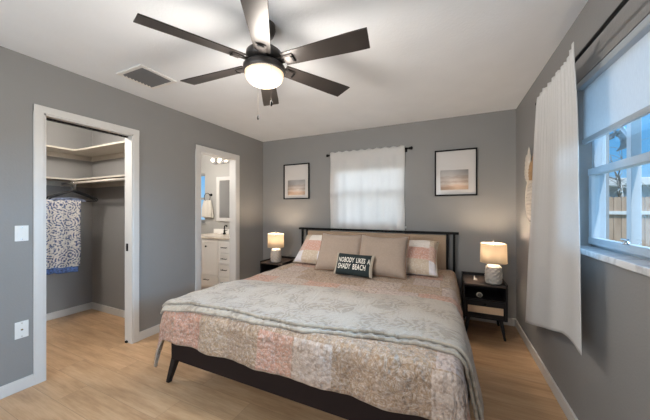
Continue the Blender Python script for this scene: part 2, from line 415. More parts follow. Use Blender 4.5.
b = BM(); box(b, (XL-.075, C0+.012, CT-.024), (XL-.045, C1-.012, CT-.012)); obj('door_track', b, m_black, t1)['label'] = 'dark sliding door track under the closet header'
b = BM(); box(b, (XL-.075, C1-.016, .90), (XL-.045, C1-.0125, .975), .003)
box(b, (XL-.068, C1-.02, .92), (XL-.052, C1-.0125, .955), .001); obj('strike_plate', b, m_black, t1)['label'] = 'black metal strike plate'
b = BM(); box(b, (XL-.072, C1-.03, .003), (XL-.048, C1-.0125, .02), .002); obj('floor_guide', b, m_black, t1)
t2 = casing('trim_2', B0, B1, BT, .066)

# ------------------------------------------------------------------ windows
def window_x(name, y0, y1, z0, z1, xin, rail, mull=()):
    """window in the right wall. x increases outdoors"""
    b = BM(); x0, x1 = xin+.075, xin+.125
    box(b, (x0, y0, z0), (x1, y0+.03, z1), .003); box(b, (x0, y1-.03, z0), (x1, y1, z1), .003)
    box(b, (x0, y0, z1-.03), (x1, y1, z1), .003); box(b, (x0, y0, z0), (x1, y1, z0+.022), .003)
    root = struct(name, b, m_wframe)
    s = BM(); box(s, (x0-.022, y0+.02, z0+.02), (x0+.012, y0+.06, rail+.01), .003); box(s, (x0-.022, y1-.055, z0+.02), (x0+.012, y1-.02, rail+.01), .003)
    box(s, (x0-.024, y0+.02, z0+.02), (x0+.012, y1-.02, z0+.058), .003); box(s, (x0-.026, y0+.02, rail-.018), (x0+.014, y1-.02, rail+.02), .003)
    box(s, (x0+.02, y0+.02, rail-.012), (x1-.004, y1-.02, rail+.03), .003)
    obj('sash', s, m_wframe, root)
    g = BM(); box(g, (x0-.008, y0+.04, z0+.04), (x0-.005, y1-.04, rail)); obj('pane', g, mat_glass, root)
    g = BM(); box(g, (x0+.03, y0+.03, rail), (x0+.033, y1-.03, z1-.02)); obj('pane', g, mat_glass, root)
    return root
w1 = window_x('window_1', *RW[:2], RW[2], RW[3], XR, 1.522)
b = BM(); box(b, (XR-.028, RW[0]-.04, RW[2]-.028), (XR+.074, RW[1]+.03, RW[2]+.004), .006, 3)
obj('window_sill', b, m_marble('sill_marble', (.74, .75, .76), (.55, .56, .58), 6), w1)
b = BM(); lathe(b, [(.012, 0), (.012, .01), (.006, .014), (.004, .02)], 16, (XR+.042, 1.675, RW[2]+.058)); box(b, (XR+.036, 1.66, RW[2]+.076), (XR+.048, 1.705, RW[2]+.084), .003)
obj('sash_lock', b, m_chrome, w1)
# back window (plane y)
def window_y(name, x0, x1, z0, z1, yin, rail, mframe=m_wframe):
    b = BM(); a, c = yin+.075, yin+.125
    box(b, (x0, a, z0), (x0+.03, c, z1), .003); box(b, (x1-.03, a, z0), (x1, c, z1), .003)
    box(b, (x0, a, z1-.03), (x1, c, z1), .003); box(b, (x0, a, z0), (x1, c, z0+.025), .003)
    root = struct(name, b, mframe)
    s = BM(); box(s, (x0+.02, a-.02, z0+.02), (x0+.055, a+.012, rail), .003); box(s, (x1-.055, a-.02, z0+.02), (x1-.02, a+.012, rail), .003)
    box(s, (x0+.02, a-.02, z0+.02), (x1-.02, a+.012, z0+.06), .003); box(s, (x0+.02, a-.022, rail-.02), (x1-.02, a+.03, rail+.022), .003)
    obj('sash', s, mframe, root)
    g = BM(); box(g, (x0+.04, a-.006, z0+.04), (x1-.04, a-.003, rail)); obj('pane', g, mat_glass, root)
    g = BM(); box(g, (x0+.03, a+.03, rail), (x1-.03, a+.033, z1-.02)); obj('pane', g, mat_glass, root)
    return root
w2 = window_y('window_2', *BW, YB, 1.54)
b = BM(); box(b, (BW[0]-.03, YB-.02, BW[2]-.026), (BW[1]+.03, YB+.074, BW[2]+.003), .005); obj('window_sill', b, m_trim, w2)
w3 = window_y('window_3', -4.62, -4.16, 1.06, 1.99, YB, 1.52, M('bath_window_grey', (.35, .36, .37), .4))
b = BM(); box(b, (-4.66, YB-.01, 1.03), (-4.13, YB+.07, 1.06), .004); obj('window_sill', b, m_bathwall, w3)
b = BM(); wall_holes(b, 1, YR-.05, YR-.11, -2.5, -.1, .5, 2.3, [(-2.44, -1.34, .57, 2.24), (-1.26, -.16, .57, 2.24)]); w4 = struct('added_rear_window', b, m_wframe)  # made-up window behind the camera, added to let the rear fill in
for x in (-2.44, -1.26):
    b = BM(); box(b, (x, YR-.08, .57), (x+1.1, YR-.077, 2.24)); obj('pane', b, mat_glass, w4)

# ------------------------------------------------------------------ roller shades
def shade(plane, a0, a1, ztop, zbot, at, label):
    def P(u, w, z): return (w, u, z) if plane == 'x' else (u, w, z)
    def bb(bm, lo, hi, bev=0):
        l = [min(p, q) for p, q in zip(lo, hi)]; h = [max(p, q) for p, q in zip(lo, hi)]; box(bm, l, h, bev)
    root = empty('roller_shade', P((a0+a1)/2, at, ztop), label, 'window shade')
    iv = Matrix.Translation(-Vector(root.location))
    def put(n, bm, m):
        bmesh.ops.transform(bm, matrix=iv, verts=bm.verts[:]); return obj(n, bm, m, root)
    b = BM(); bb(b, P(a0, at-.02, ztop-.038), P(a1, at+.035, ztop), .006); put('head_rail', b, m_wframe)
    b = BM(); bb(b, P(a0+.008, at+.012, zbot), P(a1-.008, at+.0145, ztop-.03)); put('shade_fabric', b, mat_shade)
    b = BM(); bb(b, P(a0+.008, at+.004, zbot-.016), P(a1-.008, at+.022, zbot+.012), .004); put('bottom_bar', b, m_wframe)
    return root
shade('x', RW[0]+.002, RW[1]-.002, RW[3]-.001, 1.705, XR+.022, 'white roller shade half lowered over the side window with the view of the fence')
shade('y', BW[0]+.002, BW[1]-.002, BW[3]-.001, 1.87, YB+.022, 'roller shade hidden behind the white curtain above the bed')

# ------------------------------------------------------------------ curtains and rods
def rod(name, p0, p1, wall_axis, label, brackets):
    root = empty(name, p0, label, 'curtain rod'); P0, P1 = Vector(p0), Vector(p1); d = (P1-P0).normalized()
    b = BM(); tube(b, [(0, 0, 0), P1-P0], .009, 12); obj('pole', b, m_black, root)
    for q, s in ((Vector((0, 0, 0)), -1), (P1-P0, 1)):
        b = BM(); R = d.to_track_quat('Z', 'Y').to_matrix().to_4x4()
        lathe(b, [(.009, 0), (.014, .004), (.014, .02), (.019, .026), (.021, .036), (.016, .046), (.004, .05)], 16, q+d*(0 if s > 0 else 0), R if s > 0 else R @ Matrix.Rotation(PI, 4, 'X'))
        obj('finial', b, m_black, root)
    for f in brackets:
        q = (P1-P0)*f; b = BM()
        off = Vector((XR-p0[0], 0, 0)) if wall_axis == 'x' else Vector((0, YB-p0[1], 0))
        tube(b, [q-Vector((0, 0, .014)), q+off-Vector((0, 0, .014))], .006, 8)
        w = off.normalized()*.006; e = Vector((.014 if not w.x else 0, .014 if not w.y else 0, .03))
        c = q+off-w*.5-Vector((0, 0, .014)); lo = c-Vector((abs(w.x)/2+e.x, abs(w.y)/2+e.y, e.z)); hi = c+Vector((abs(w.x)/2+e.x, abs(w.y)/2+e.y, e.z)); box(b, lo, hi, .002)
        obj('bracket', b, m_black, root)
    return root
rod('curtain_rod', (-1.595, 3.614, 2.105), (-.475, 3.614, 2.105), 'y', 'short black curtain rod above the headboard on the back wall', (.03, .97))
rod('curtain_rod', (.605, 2.445, 2.095), (.605, .25, 2.095), 'x', 'long black curtain rod over the side window near the ceiling', (.02, .97))

def back_curtain():
    x0, x1 = -1.58, -.525; zt, zb = 2.14, .80
    def fn(u, v):
        x = x0+(x1-x0)*u; z = zt+(zb-zt)*v
        g = max(0, 1-abs(z-2.105)/.03)
        y = 3.6085+(.007*math.sin(u*2*PI*9+.8*math.sin(u*9))*(.6+.4*v)+.006*math.sin(u*2*PI*4.3+1))*min(1, v*6)-.007*max(0, 1-v*12)
        if v < .05: y = 3.6005+.0015*math.sin(u*2*PI*30)
        if v < .001: z += .006*math.sin(u*60)
        return (x+.004*math.sin(z*7), y, z)
    o = obj('curtain', grid(150, 50, fn), mat_curtain, smooth=True)
    solid(o, .002); tag(o, 'white sheer curtain panel hanging straight over the window behind the headboard', 'curtain')
back_curtain()
def side_curtain():
    zt = 2.10
    def fn(u, v):
        # u: 0 = far edge (toward the back wall), 1 = near edge
        yt = 2.43+(1.775-2.43)*u
        yb = 2.82+(1.705-2.82)*u
        w = v**.8
        y = yt*(1-w)+yb*w
        zb = interp(-yb, [(-2.84, .335), (-2.754, .36), (-2.31, .494), (-1.99, .593), (-1.795, .613), (-1.70, .60)])
        z = zt+(zb-zt)*v
        x = .580+.006*(1-v)**6*math.sin(u*2*PI*17)+.010*min(1, v*3)+.007*(.4+.6*v)*math.sin(u*2*PI*2.6+.6+.5*v)+.004*nz(u*6, v*3)
        z += (1-min(1, v/.04))*(.014+.006*math.sin(u*50)+.05*max(0, (u-.75)/.25)**2)
        return (x, y, z)
    o = obj('curtain', grid(140, 70, fn), mat_curtain2, smooth=True); solid(o, .003)
    tag(o, 'white curtain panel hanging to knee height at the side window', 'curtain')
    # gathered casing around the pole
    return o
side_curtain()

# ------------------------------------------------------------------ bed
X0, HW, YF, BTOP = -.925, .925, 1.34, .595
bed = empty('bed', (X0, 2.4, 0), 'king size bed with black frame, splayed legs and black rail headboard with beige panel', 'bed')
def rel(bm, root):
    bmesh.ops.transform(bm, matrix=Matrix.Translation(-Vector(root.location)), verts=bm.verts[:]); return bm
b = BM(); box(b, (X0-.955, YF-.0, .195), (X0+.955, YF+.03, .345), .006); obj('foot_rail', rel(b, bed), m_darkrail, bed)
for s in (-1, 1):
    b = BM(); xa = X0+s*.955; box(b, (min(xa, xa-s*.03), YF+.03, .195), (max(xa, xa-s*.03), 3.54, .345), .006); obj('side_rail', rel(b, bed), m_darkrail, bed)
for sx in (-1, 1):
    b = BM(); frustum(b, (X0+sx*1.01, YF+.02, 0), (X0+sx*.935, YF+.04, .24), (.016, .016), (.030, .024), .004); obj('leg', rel(b, bed), m_blackwood, bed)
for sy in (2.1, 3.0):
    b = BM(); box(b, (X0-.025, sy, 0), (X0+.025, sy+.05, .2), .004); obj('support_leg', rel(b, bed), m_blackwood, bed)
b = BM(); box(b, (X0-HW+.02, YF+.035, .25), (X0+HW-.02, 3.50, BTOP-.022), .05, 4); obj('mattress', rel(b, bed), M('mattress_white', (.7, .7, .68), .9), bed, smooth=True)
# headboard
hb = BM(); box(hb, (-2.075, 3.545, 1.012), (.105, 3.585, 1.04), .004); hbo = obj('headboard', rel(hb, bed), m_black, bed)
hbo['label'] = 'slim black top rail of the headboard'
for x in (-2.02, -1.938, -.02+.0, .055):
    b = BM(); z0 = 0 if x in (-2.02, .055) else .30
    box(b, (x-.013, 3.553, z0), (x+.013, 3.577, 1.014), .003); obj('headboard_post', rel(b, bed), m_black, bed)
b = BM(); box(b, (-1.925, 3.556, .42), (-.033, 3.574, 1.0), .004); obj('headboard_panel', rel(b, bed), mat_headpanel, bed)['label'] = 'beige woven headboard panel'
b = BM(); box(b, (-2.033, 3.555, .40), (.068, 3.575, .425), .003); obj('lower_rail', rel(b, bed), m_black, bed)

def drape(x, y, off, fold=1., flare=.07):
    cx = min(max(x, X0-HW), X0+HW); cy = max(y, YF)
    dx, dy = x-cx, y-cy; d = math.hypot(dx, dy); r = .05
    wob = .009*nz(x*3.1, y*3.4)+.007*nz(x*8, y*8, 3)
    if d < 1e-6: return Vector((x, y, BTOP+off+wob))
    nx, ny = dx/d, dy/d
    arc = r*PI/2
    corner = abs(2*nx*ny)
    R = r+off
    if d < arc:
        a = d/r; out = R*math.sin(a); z = BTOP-r+R*math.cos(a)
    else:
        e = d-arc
        lc = corner*(x < X0); out = R+e*(flare+.16*lc); z = BTOP-r-e*(.985+.42*corner**2)
        if x > X0 and abs(nx) > .5: out += e*.10
    along = cx if abs(ny) > abs(nx) else cy
    k = min(1, d/.12)*fold
    if x < X0-HW-.001 or x > X0+HW+.001 or True:
        out += k*(.010*math.sin(along*17+2*nz(along*2, 1))+.014*nz(along*6, d*5, 7)+.008*nz(along*14, d*12, 2))
    return Vector((cx+nx*out, cy+ny*out, z+wob*(1-.7*k)))
def quilt():
    D = .245; xa, xb = X0-HW-D, X0+HW+D; ya, yb = YF-D, 3.42
    nu, nv = 150, 136
    def fn(u, v):
        x, y = xa+(xb-xa)*u, ya+(yb-ya)*v
        p = drape(x, y, .006)
        e = min(u, v, 1-u)
        return p
    o = obj('patchwork_quilt', grid(nu, nv, fn, lambda u, v: ((xb-xa)*u, (yb-ya)*v+.05)), mat_quilt, smooth=True)
    solid(o, .014, 1); tag(o, 'patchwork floral quilt in pink, tan and white spread over the bed', 'quilt')
    # corded edge
    pts = []
    for k in range(301): pts.append(drape(xa+(xb-xa)*k/300, ya, .012))
    b = BM(); tube(b, pts, .006, 6); tb = obj('edge_piping', b, M('quilt_edge_tan', (.42, .33, .25), .9), o, smooth=True)
quilt()
def throw():
    xa, xb = X0-HW-.05, X0+HW+.36
    YFp = [(-2.1, 1.26), (-1.85, 1.285), (-1.5, 1.31), (-.74, 1.325), (-.18, 1.44), (.05, 1.42), (.5, 1.38)]
    YBp = [(-2.1, 2.08), (-1.6, 2.14), (-1.1, 2.20), (-.6, 2.24), (-.2, 2.25), (.05, 2.2), (.5, 2.1)]
    def layer(d0, off, n, L):
        def fn(u, v):
            x = xa+(xb-xa-(.03 if d0 else 0))*u; yf = interp(x, YFp)+d0+.012*nz(x*4, 9+d0*50); yb = interp(x, YBp)+.02*nz(x*3, 4)
            y = yf+(yb-yf)*v**(1.25)
            e = (v**1.25)*(yb-yf)
            roll = .012*math.exp(-(e/.03)**2)
            o2 = off*(1-.8*v**6)+.006*nz(x*7, y*7, 5)+roll*.4+.005*math.sin(x*110)*math.exp(-((e-.03)/.02)**2)
            return drape(x, y, o2, .5, .12)
        return grid(190, 60, fn, lambda u, v: (u*2.5, v*1.0+d0))
    o = obj('throw_blanket', layer(0, .025, 0, 1), mat_blanket, smooth=True); solid(o, .014, 0)
    tag(o, 'pale fleece throw blanket with faint leaf print folded across the foot of the bed', 'blanket')
    t = obj('folded_layer', layer(.034, .041, 0, 1), mat_blanket, o, smooth=True); solid(t, .016, 0)
throw()

# ------------------------------------------------------------------ pillows
def pillow_mesh(w, h, th, pinch=.06, n=28, seed=0, sag=0):
    bm = BM(); uvl = bm.loops.layers.uv.verify()
    def pos(u, v, s):
        # u,v in -1..1
        px = u*w/2*(1-pinch*(1-v*v)*u*u); pz = v*h/2*(1-pinch*(1-u*u)*v*v)
        t = th/2*(max(0, 1-u**4)**.55)*(max(0, 1-v**4)**.55)
        t *= 1+.12*nz(u*1.7+seed, v*1.7, s)
        wr = .004*nz(u*5+seed, v*5, s*3)
        return Vector((px, s*(t+wr*(1-u**4)*(1-v**4)), pz-sag*(1-u*u)*(v+1)/2))
    for s in (1, -1):
        V = [[bm.verts.new(pos(-1+2*i/n, -1+2*j/n, s)) for j in range(n+1)] for i in range(n+1)]
        for i in range(n):
            for j in range(n):
                f = bm.faces.new((V[i][j], V[i+1][j], V[i+1][j+1], V[i][j+1])); f.smooth = True
                for l, (a, c) in zip(f.loops, ((i, j), (i+1, j), (i+1, j+1), (i, j+1))): l[uvl].uv = (a/n*w, c/n*h)
                f.material_index = 0 if s < 0 else 1
    bmesh.ops.remove_doubles(bm, verts=bm.verts[:], dist=.0006)
    return bm, pos
def pillow(name, w, h, th, x, y, z, tilt, rz, m, mback, label, pipe=None, seed=0, group=None, pinch=.06, roll=0, sag=.0):
    bm, pos = pillow_mesh(w, h, th, pinch, seed=seed, sag=sag)
    o = obj(name, bm, [m, mback], smooth=True)
    # local: width x, height z, face -y.  lean back by tilt
    R = Matrix.Rotation(rz, 4, 'Z') @ Matrix.Rotation(-tilt, 4, 'X') @ Matrix.Rotation(roll, 4, 'Y')
    o.matrix_world = Matrix.Translation((x, y, z)) @ R
    tag(o, label, 'pillow', group)
    if pipe:
        pts = []
        K = 40
        for k in range(K): pts.append(pos(-1+2*k/K, -1, 1)*1.01)
        for k in range(K): pts.append(pos(1, -1+2*k/K, 1)*1.01)
        for k in range(K): pts.append(pos(1-2*k/K, 1, 1)*1.01)
        for k in range(K): pts.append(pos(-1, 1-2*k/K, 1)*1.01)
        b = BM(); tube(b, pts, .0045, 6, closed=True); obj('piping', b, pipe, o, smooth=True)
    return o, pos
pillow('patchwork_sham', .66, .47, .19, -1.475, 3.13, .795, .86, .0, mat_sham, mat_sham, 'patchwork pillow at the left end of the headboard, partly behind a tan pillow', pipe=mat_pillowrim, seed=1, roll=.02)
pillow('patchwork_sham', .66, .47, .19, -.435, 3.11, .79, .86, .0, m_sham('sham_patchwork_right', .30), mat_sham, 'patchwork pillow at the right end of the headboard, partly behind a tan pillow', pipe=mat_pillowrim, seed=5, roll=-.01)
pillow('euro_pillow', .53, .47, .16, -1.145, 2.895, .825, .54, .03, mat_tan, mat_tan, 'square tan linen pillow on the left, behind the black lettered pillow', pipe=mat_tanpipe, seed=2, sag=.02)
pillow('euro_pillow', .53, .47, .16, -.650, 2.865, .822, .54, -.02, mat_tan, mat_tan, 'square tan linen pillow on the right, beside the right patchwork pillow', pipe=mat_tanpipe, seed=8, sag=.02)
LW, LH = .41, .235
lp, lpos = pillow('lumbar_pillow', LW, LH, .10, -.895, 2.66, .735, .50, .0, mat_pillowblk, mat_pillowrim, 'small black lumbar pillow lettered NOBODY LIKES A SHADY BEACH in front of the tan pillows', pipe=None, seed=4, roll=.015, pinch=.05)
b = BM()   # cream side bands of the lumbar pillow
for s in (-1, 1):
    b = BM()
    def fnb(u, v, s=s):
        uu = s*(.89+.125*u); vv = -1.0+2.0*v
        p = lpos(max(-1, min(1, uu)), max(-1, min(1, vv)), -1)
        if abs(uu) > 1: p.x += s*(abs(uu)-1)*LW/2
        return p+Vector((0, -.0025, 0))
    grid(6, 24, fnb, bm=b)
    sb = obj('cream_band', b, mat_pillowrim, lp, smooth=True); sb['label'] = 'cream linen side edge'; solid(sb, .003)
def text_mesh(body, size, cx, cz, wtarget, htarget):
    c = bpy.data.curves.new('t', 'FONT'); c.body = body; c.size = size; c.align_x = 'CENTER'; c.align_y = 'CENTER'; c.offset = .0012; c.resolution_u = 3; c.space_character = 1.1; c.space_word = 1.7
    to = bpy.data.objects.new('t', c); COL.objects.link(to); bpy.context.view_layer.update()
    me = bpy.data.meshes.new_from_object(to.evaluated_get(bpy.context.evaluated_depsgraph_get()))
    bm = BM(); bm.from_mesh(me); bpy.data.objects.remove(to); bpy.data.curves.remove(c); bpy.data.meshes.remove(me)
    xs = [v.co.x for v in bm.verts]; ys = [v.co.y for v in bm.verts]
    mx, my = (min(xs)+max(xs))/2, (min(ys)+max(ys))/2; sx = wtarget/(max(xs)-min(xs)); sy = htarget/(max(ys)-min(ys))
    for _ in range(1): bmesh.ops.subdivide_edges(bm, edges=[e for e in bm.edges if e.calc_length() > size*.3], cuts=3)
    bmesh.ops.triangulate(bm, faces=bm.faces[:])
    for v in bm.verts:
        x = cx+(v.co.x-mx)*sx; z = cz+(v.co.y-my)*sy
        p = lpos(x/(LW/2), z/(LH/2), -1); v.co = Vector((x, p.y-.0035, z))
    return bm
tb = text_mesh('NOBODY LIKES A', .05, .008, .034, .335, .054); merge(tb, text_mesh('SHADY BEACH', .05, -.008, -.034, .295, .056))
obj('lettering', tb, mat_letter, lp)['label'] = 'cream capital lettering'

# ------------------------------------------------------------------ nightstands
def nightstand(x0, x1, y0, y1, label, flip=1):
    cx, cy = (x0+x1)/2, (y0+y1)/2; w, d = (x1-x0)/2, (y1-y0)/2
    root = empty('nightstand', (cx, cy, 0), label, 'nightstand', 'black nightstands beside the bed')
    z0, z1 = .20, .545
    c = BM()
    box(c, (-w, -d, z0), (-w+.016, d, z1), .002); box(c, (w-.016, -d, z0), (w, d, z1), .002)
    box(c, (-w+.016, d-.012, z0), (w-.016, d, z1), .001); box(c, (-w+.016, -d, z0), (w-.016, d-.012, z0+.016), .001); box(c, (-w+.016, -d+.004, .382), (w-.016, d-.012, .396), .001)
    obj('cabinet', c, m_blackwood, root)
    t = BM(); box(t, (-w, -d, z1-.016), (w, d, z1), .002); obj('top', t, M('nightstand_top_walnut', (.055, .038, .030), .33, var=.3, scale=9), root)
    g = BM(); box(g, (-w, d-.012, z1), (w, d, z1+.03), .002); box(g, (-w, -d+.0, z1), (-w+.010, d-.012, z1+.022), .002); box(g, (w-.010, -d+.0, z1), (w, d-.012, z1+.022), .002)
    obj('gallery_edge', g, m_blackwood, root)
    dr = BM(); dz0, dz1 = z0+.018, .380
    wall_holes(dr, 1, -d-.004, -d+.014, -w+.018, w-.018, dz0, dz1, [(-w+.042, w-.036, dz0+.038, dz1-.052)])
    do = obj('drawer', dr, m_blackwood, root); bv(do, .0015)
    p = BM(); box(p, (-w+.040, -d+.003, dz0+.036), (w-.034, -d+.008, dz1-.050)); obj('cane_panel', p, mat_cane, do)['label'] = 'woven rattan drawer panel'
    k = BM(); lathe(k, [(.005, 0), (.005, .012), (.011, .018), (.012, .024), (.008, .028)], 16, (0, -d-.004, dz1-.024), Matrix.Rotation(PI/2, 4, 'X')); obj('knob', k, m_black, do, smooth=True)
    for sx in (-1, 1):
        for sy in (-1, 1):
            l = BM(); frustum(l, (sx*(w-.018), sy*(d-.03), 0), (sx*(w-.052), sy*(d-.055), z0+.002), (.010, .010), (.018, .016), .003); obj('leg', l, m_blackwood, root)
    return root
nsR = nightstand(.135, .525, 3.15, 3.60, 'black nightstand with rattan drawer on the right of the bed')
nsL = nightstand(-2.49, -2.10, 3.15, 3.60, 'black nightstand on the left of the bed by the bathroom door')
# small round item in the open shelf of the right nightstand
o = BM(); RX = Matrix.Rotation(PI/2, 4, 'X')
lathe(o, [(.026, 0), (.028, .006), (.026, .014), (.020, .018)], 28, (.287, 3.22, .424), RX)
cl = obj('tabletop_clock', o, M('clock_case_cream', (.55, .50, .42), .4), smooth=True); tag(cl, 'small round cream clock in the open shelf of the right nightstand', 'clock')
o = BM(); lathe(o, [(.019, .0), (.019, .0195)], 24, (.287, 3.22, .424), RX); obj('clock_face', o, M('clock_face_dark', (.09, .08, .07), .3), cl)
o = BM(); lathe(o, [(.018, -.0255+.0), (.018, -.024)], 8, (.287, 3.215, .424)); bmesh.ops.scale(o, vec=(1, .8, 1), verts=o.verts[:], space=Matrix.Translation((-.287, -3.22, 0))); obj('stand', o, m_black, cl)
o = BM(); box(o, (.240, 3.33, .5455), (.278, 3.38, .552), .002); box(o, (.247, 3.366, .5455), (.259, 3.376, .585), .003); box(o, (.262, 3.352, .552), (.268, 3.362, .57), .002)
tag(obj('phone_stand', o, M('stand_grey_white', (.40, .39, .38), .5), None), 'small white phone stand beside the lamp on the right nightstand', 'phone stand')

# ------------------------------------------------------------------ table lamps
def m_ceramic():
    n = NT('white_textured_ceramic'); c = n.coord('Object', scale=(1, 1, 1)); n.base((.42, .39, .355)); n.rough(.4)
    return n.m
mat_cer = m_ceramic()
def lamp(x, y, z, label, power):
    root = empty('table_lamp', (x, y, z), label, 'table lamp', 'ceramic table lamps on the nightstands')
    # base with a scale relief
    prof = [(.050, .002), (.066, .006), (.072, .02), (.075, .07), (.074, .13), (.069, .175), (.056, .194), (.030, .202), (.018, .206)]
    def R(zz):
        for (a, p), (c, q) in zip(prof, prof[1:]):
            if p <= zz <= q: return a+(c-a)*(zz-p)/(q-p)
        return prof[-1][0]
    n, m = 96, 60; b = BM()
    V = []
    for j in range(m+1):
        zz = .002+.204*j/m; row = []
        for k in range(n):
            a = 2*PI*k/n; rr = R(zz)
            if .012 < zz < .182:
                t1 = a*9/(2*PI)+zz/.044; t2 = a*9/(2*PI)-zz/.044
                rr += .0065*(abs(math.sin(PI*t1))*abs(math.sin(PI*t2)))-.001
            row.append(b.verts.new((rr*math.cos(a), rr*math.sin(a), zz)))
        V.append(row)
    for j in range(m):
        for k in range(n): b.faces.new((V[j][k], V[j][(k+1) % n], V[j+1][(k+1) % n], V[j+1][k]))
    b.faces.new(V[0][::-1]); b.faces.new(V[-1])
    obj('base', b, mat_cer, root, smooth=True)
    b = BM(); lathe(b, [(.008, .20), (.008, .235), (.016, .23), (.016, .265)], 16); obj('stem', b, m_chrome, root)
    b = BM(); lathe(b, [(.006, .265), (.022, .282), (.028, .305), (.020, .33), (.006, .338)], 20); obj('bulb', b, emit('warm_bulb', (1, .78, .52), 1.5), root, smooth=True)
    r0, r1, h0, h1 = .119, .114, .222, .412
    b = BM(); lathe(b, [(r0, h0), (r1, h1)], 56, cap=False); s = obj('lamp_shade', b, mat_lampshade, root, smooth=True); solid(s, .0016)
    s['label'] = 'cream linen drum shade, lit from inside'
    b = BM()
    for (rr, hh) in ((r0, h0), (r1, h1)):
        b = BM(); tube(b, [(rr*math.cos(2*PI*k/48), rr*math.sin(2*PI*k/48), hh) for k in range(48)], .0028, 6, closed=True)
        obj('shade_rim', b, M('shade_rim_cream', (.6, .5, .38), .7), s, smooth=True)
    b = BM()
    for k in range(3): a = 2*PI*k/3; tube(b, [(0, 0, h1-.006), (r1*math.cos(a), r1*math.sin(a), h1-.002)], .0018, 6)
    tube(b, [(.014, 0, .26), (.045, 0, .31), (.03, 0, .385), (0, 0, h1-.006)], .0016, 6); tube(b, [(-.014, 0, .26), (-.045, 0, .31), (-.03, 0, .385), (0, 0, h1-.006)], .0016, 6)
    obj('harp', b, M('harp_grey', (.2, .19, .17), .9), root)
    b = BM(); lathe(b, [(.004, h1-.006), (.005, h1+.008), (.012, h1+.016), (.013, h1+.026), (.007, h1+.036), (.002, h1+.04)], 16); obj('finial', b, m_chrome, root, smooth=True)
    light('lamp_glow', 'POINT', (0, 0, .355), power, (1, .79, .58), parent=root, shadow_soft_size=.045)
    return root
lamp(.415, 3.235, .546, 'lit table lamp with drum shade on the right nightstand near the side curtain', 14)
lamp(-2.29, 3.26, .546, 'lit table lamp with drum shade on the left nightstand near the bathroom', 14)

# ------------------------------------------------------------------ framed prints
def art_print(x0, x1, z0, z1, label, seed, inner):
    root = empty('framed_print', ((x0+x1)/2, YB, (z0+z1)/2), label, 'framed print')
    w, h = (x1-x0)/2, (z1-z0)/2
    b = BM(); wall_holes(b, 1, -.028, -.001, -w, w, -h, h, [(-w+.016, w-.016, -h+.016, h-.016)]); bv(obj('frame', b, m_black, root), .002)
    b = BM(); box(b, (-w+.012, -.012, -h+.012), (w-.012, -.004, h-.012)); obj('mat_board', b, mat_paper, root)
    ix0, ix1, iz0, iz1 = [inner[0]*2*w-w, inner[1]*2*w-w, inner[2]*2*h-h, inner[3]*2*h-h]
    g = grid(1, 1, lambda u, v: (ix0+(ix1-ix0)*u, -.0128, iz0+(iz1-iz0)*v)); p = obj('print', g, m_beach('beach_print_%d' % seed, seed), root)
    solid(p, .001); p['label'] = 'soft sandy beach scene'
art_print(-2.395, -1.935, 1.475, 2.025, 'small black framed beach print left of the curtained window', 1, (.16, .84, .12, .54))
art_print(-.162, .303, 1.478, 2.040, 'black framed beach print on the back wall above the right lamp', 4, (.14, .80, .13, .56))

# ------------------------------------------------------------------ pineapple wall hanging
def pineapple():
    cy, xw = 2.925, XR
    root = empty('pineapple_wall_hanging', (xw, cy, 1.19), 'woven pineapple wall hanging between the back corner and the side curtain', 'wall decoration')
    gold = M('rattan_gold', (.42, .25, .12), .6); dark = M('wicker_brown', (.20, .13, .08), .8); cream = M('woven_cream', (.62, .55, .47), .8, bump=.4, bscale=200)
    N = 48
    A, B, zc = .170, .200, .205
    ring = [(-.022, A*math.sin(2*PI*k/N)*(1+.06*math.cos(2*PI*k/N)), zc+B*math.cos(2*PI*k/N)) for k in range(N)]
    b = BM(); tube(b, ring, .011, 8, closed=True); obj('rim', b, cream, root, smooth=True)
    b = BM(); t = bmesh.new()
    vs = [t.verts.new((0, y*.97, zc+(z-zc)*.97)) for (_, y, z) in ring]; t.faces.new(vs)
    r = bmesh.ops.extrude_face_region(t, geom=t.faces[:]); bmesh.ops.translate(t, vec=(-.008, 0, 0), verts=[e for e in r['geom'] if isinstance(e, bmesh.types.BMVert)])
    merge(b, t); obj('backing', b, dark, root)
    b = BM()
    for s in (1, -1):
        for k in range(-9, 10):
            c = k*.062; pts = []
            for q in range(41):
                tt = -.3+.6*q/40; y = tt*.72+c*.7; z = s*tt+0*c
                if (y/A)**2+(z/B)**2 < .93: pts.append((-.020-.010*math.sqrt(max(0, 1-(y/A)**2-(z/B)**2))+.003*s*math.sin(q*2.2), y, zc+z))
            if len(pts) > 2: tube(b, pts, .0055, 6)
    obj('lattice', b, cream, root, smooth=True)
    # crown leaves: scalloped teardrops fanned above the body
    for (yy, spread, ln, w, mt, dx) in ((.03, 0, .31, .055, cream, -.034), (.075, -.28, .27, .052, cream, -.028), (-.045, .28, .27, .050, gold, -.026),
                                        (.105, -.60, .20, .046, cream, -.022), (-.095, .62, .19, .044, gold, -.022), (.02, -.1, .19, .040, cream, -.042), (-.03, .15, .17, .038, gold, -.040)):
        prof = []
        for q in range(25):
            f = q/24; prof.append((max(.001, w*math.sin(PI*min(1, .14+.86*f))**.8*(1+.13*math.sin(f*2*PI*6))), ln*f))
        b = BM(); lathe(b, prof, 14, (dx, yy, .375), Matrix.Rotation(spread, 4, 'X') @ Matrix.Diagonal((.32, 1, 1, 1)))
        obj('crown_leaf', b, mt, root, smooth=True)
pineapple()

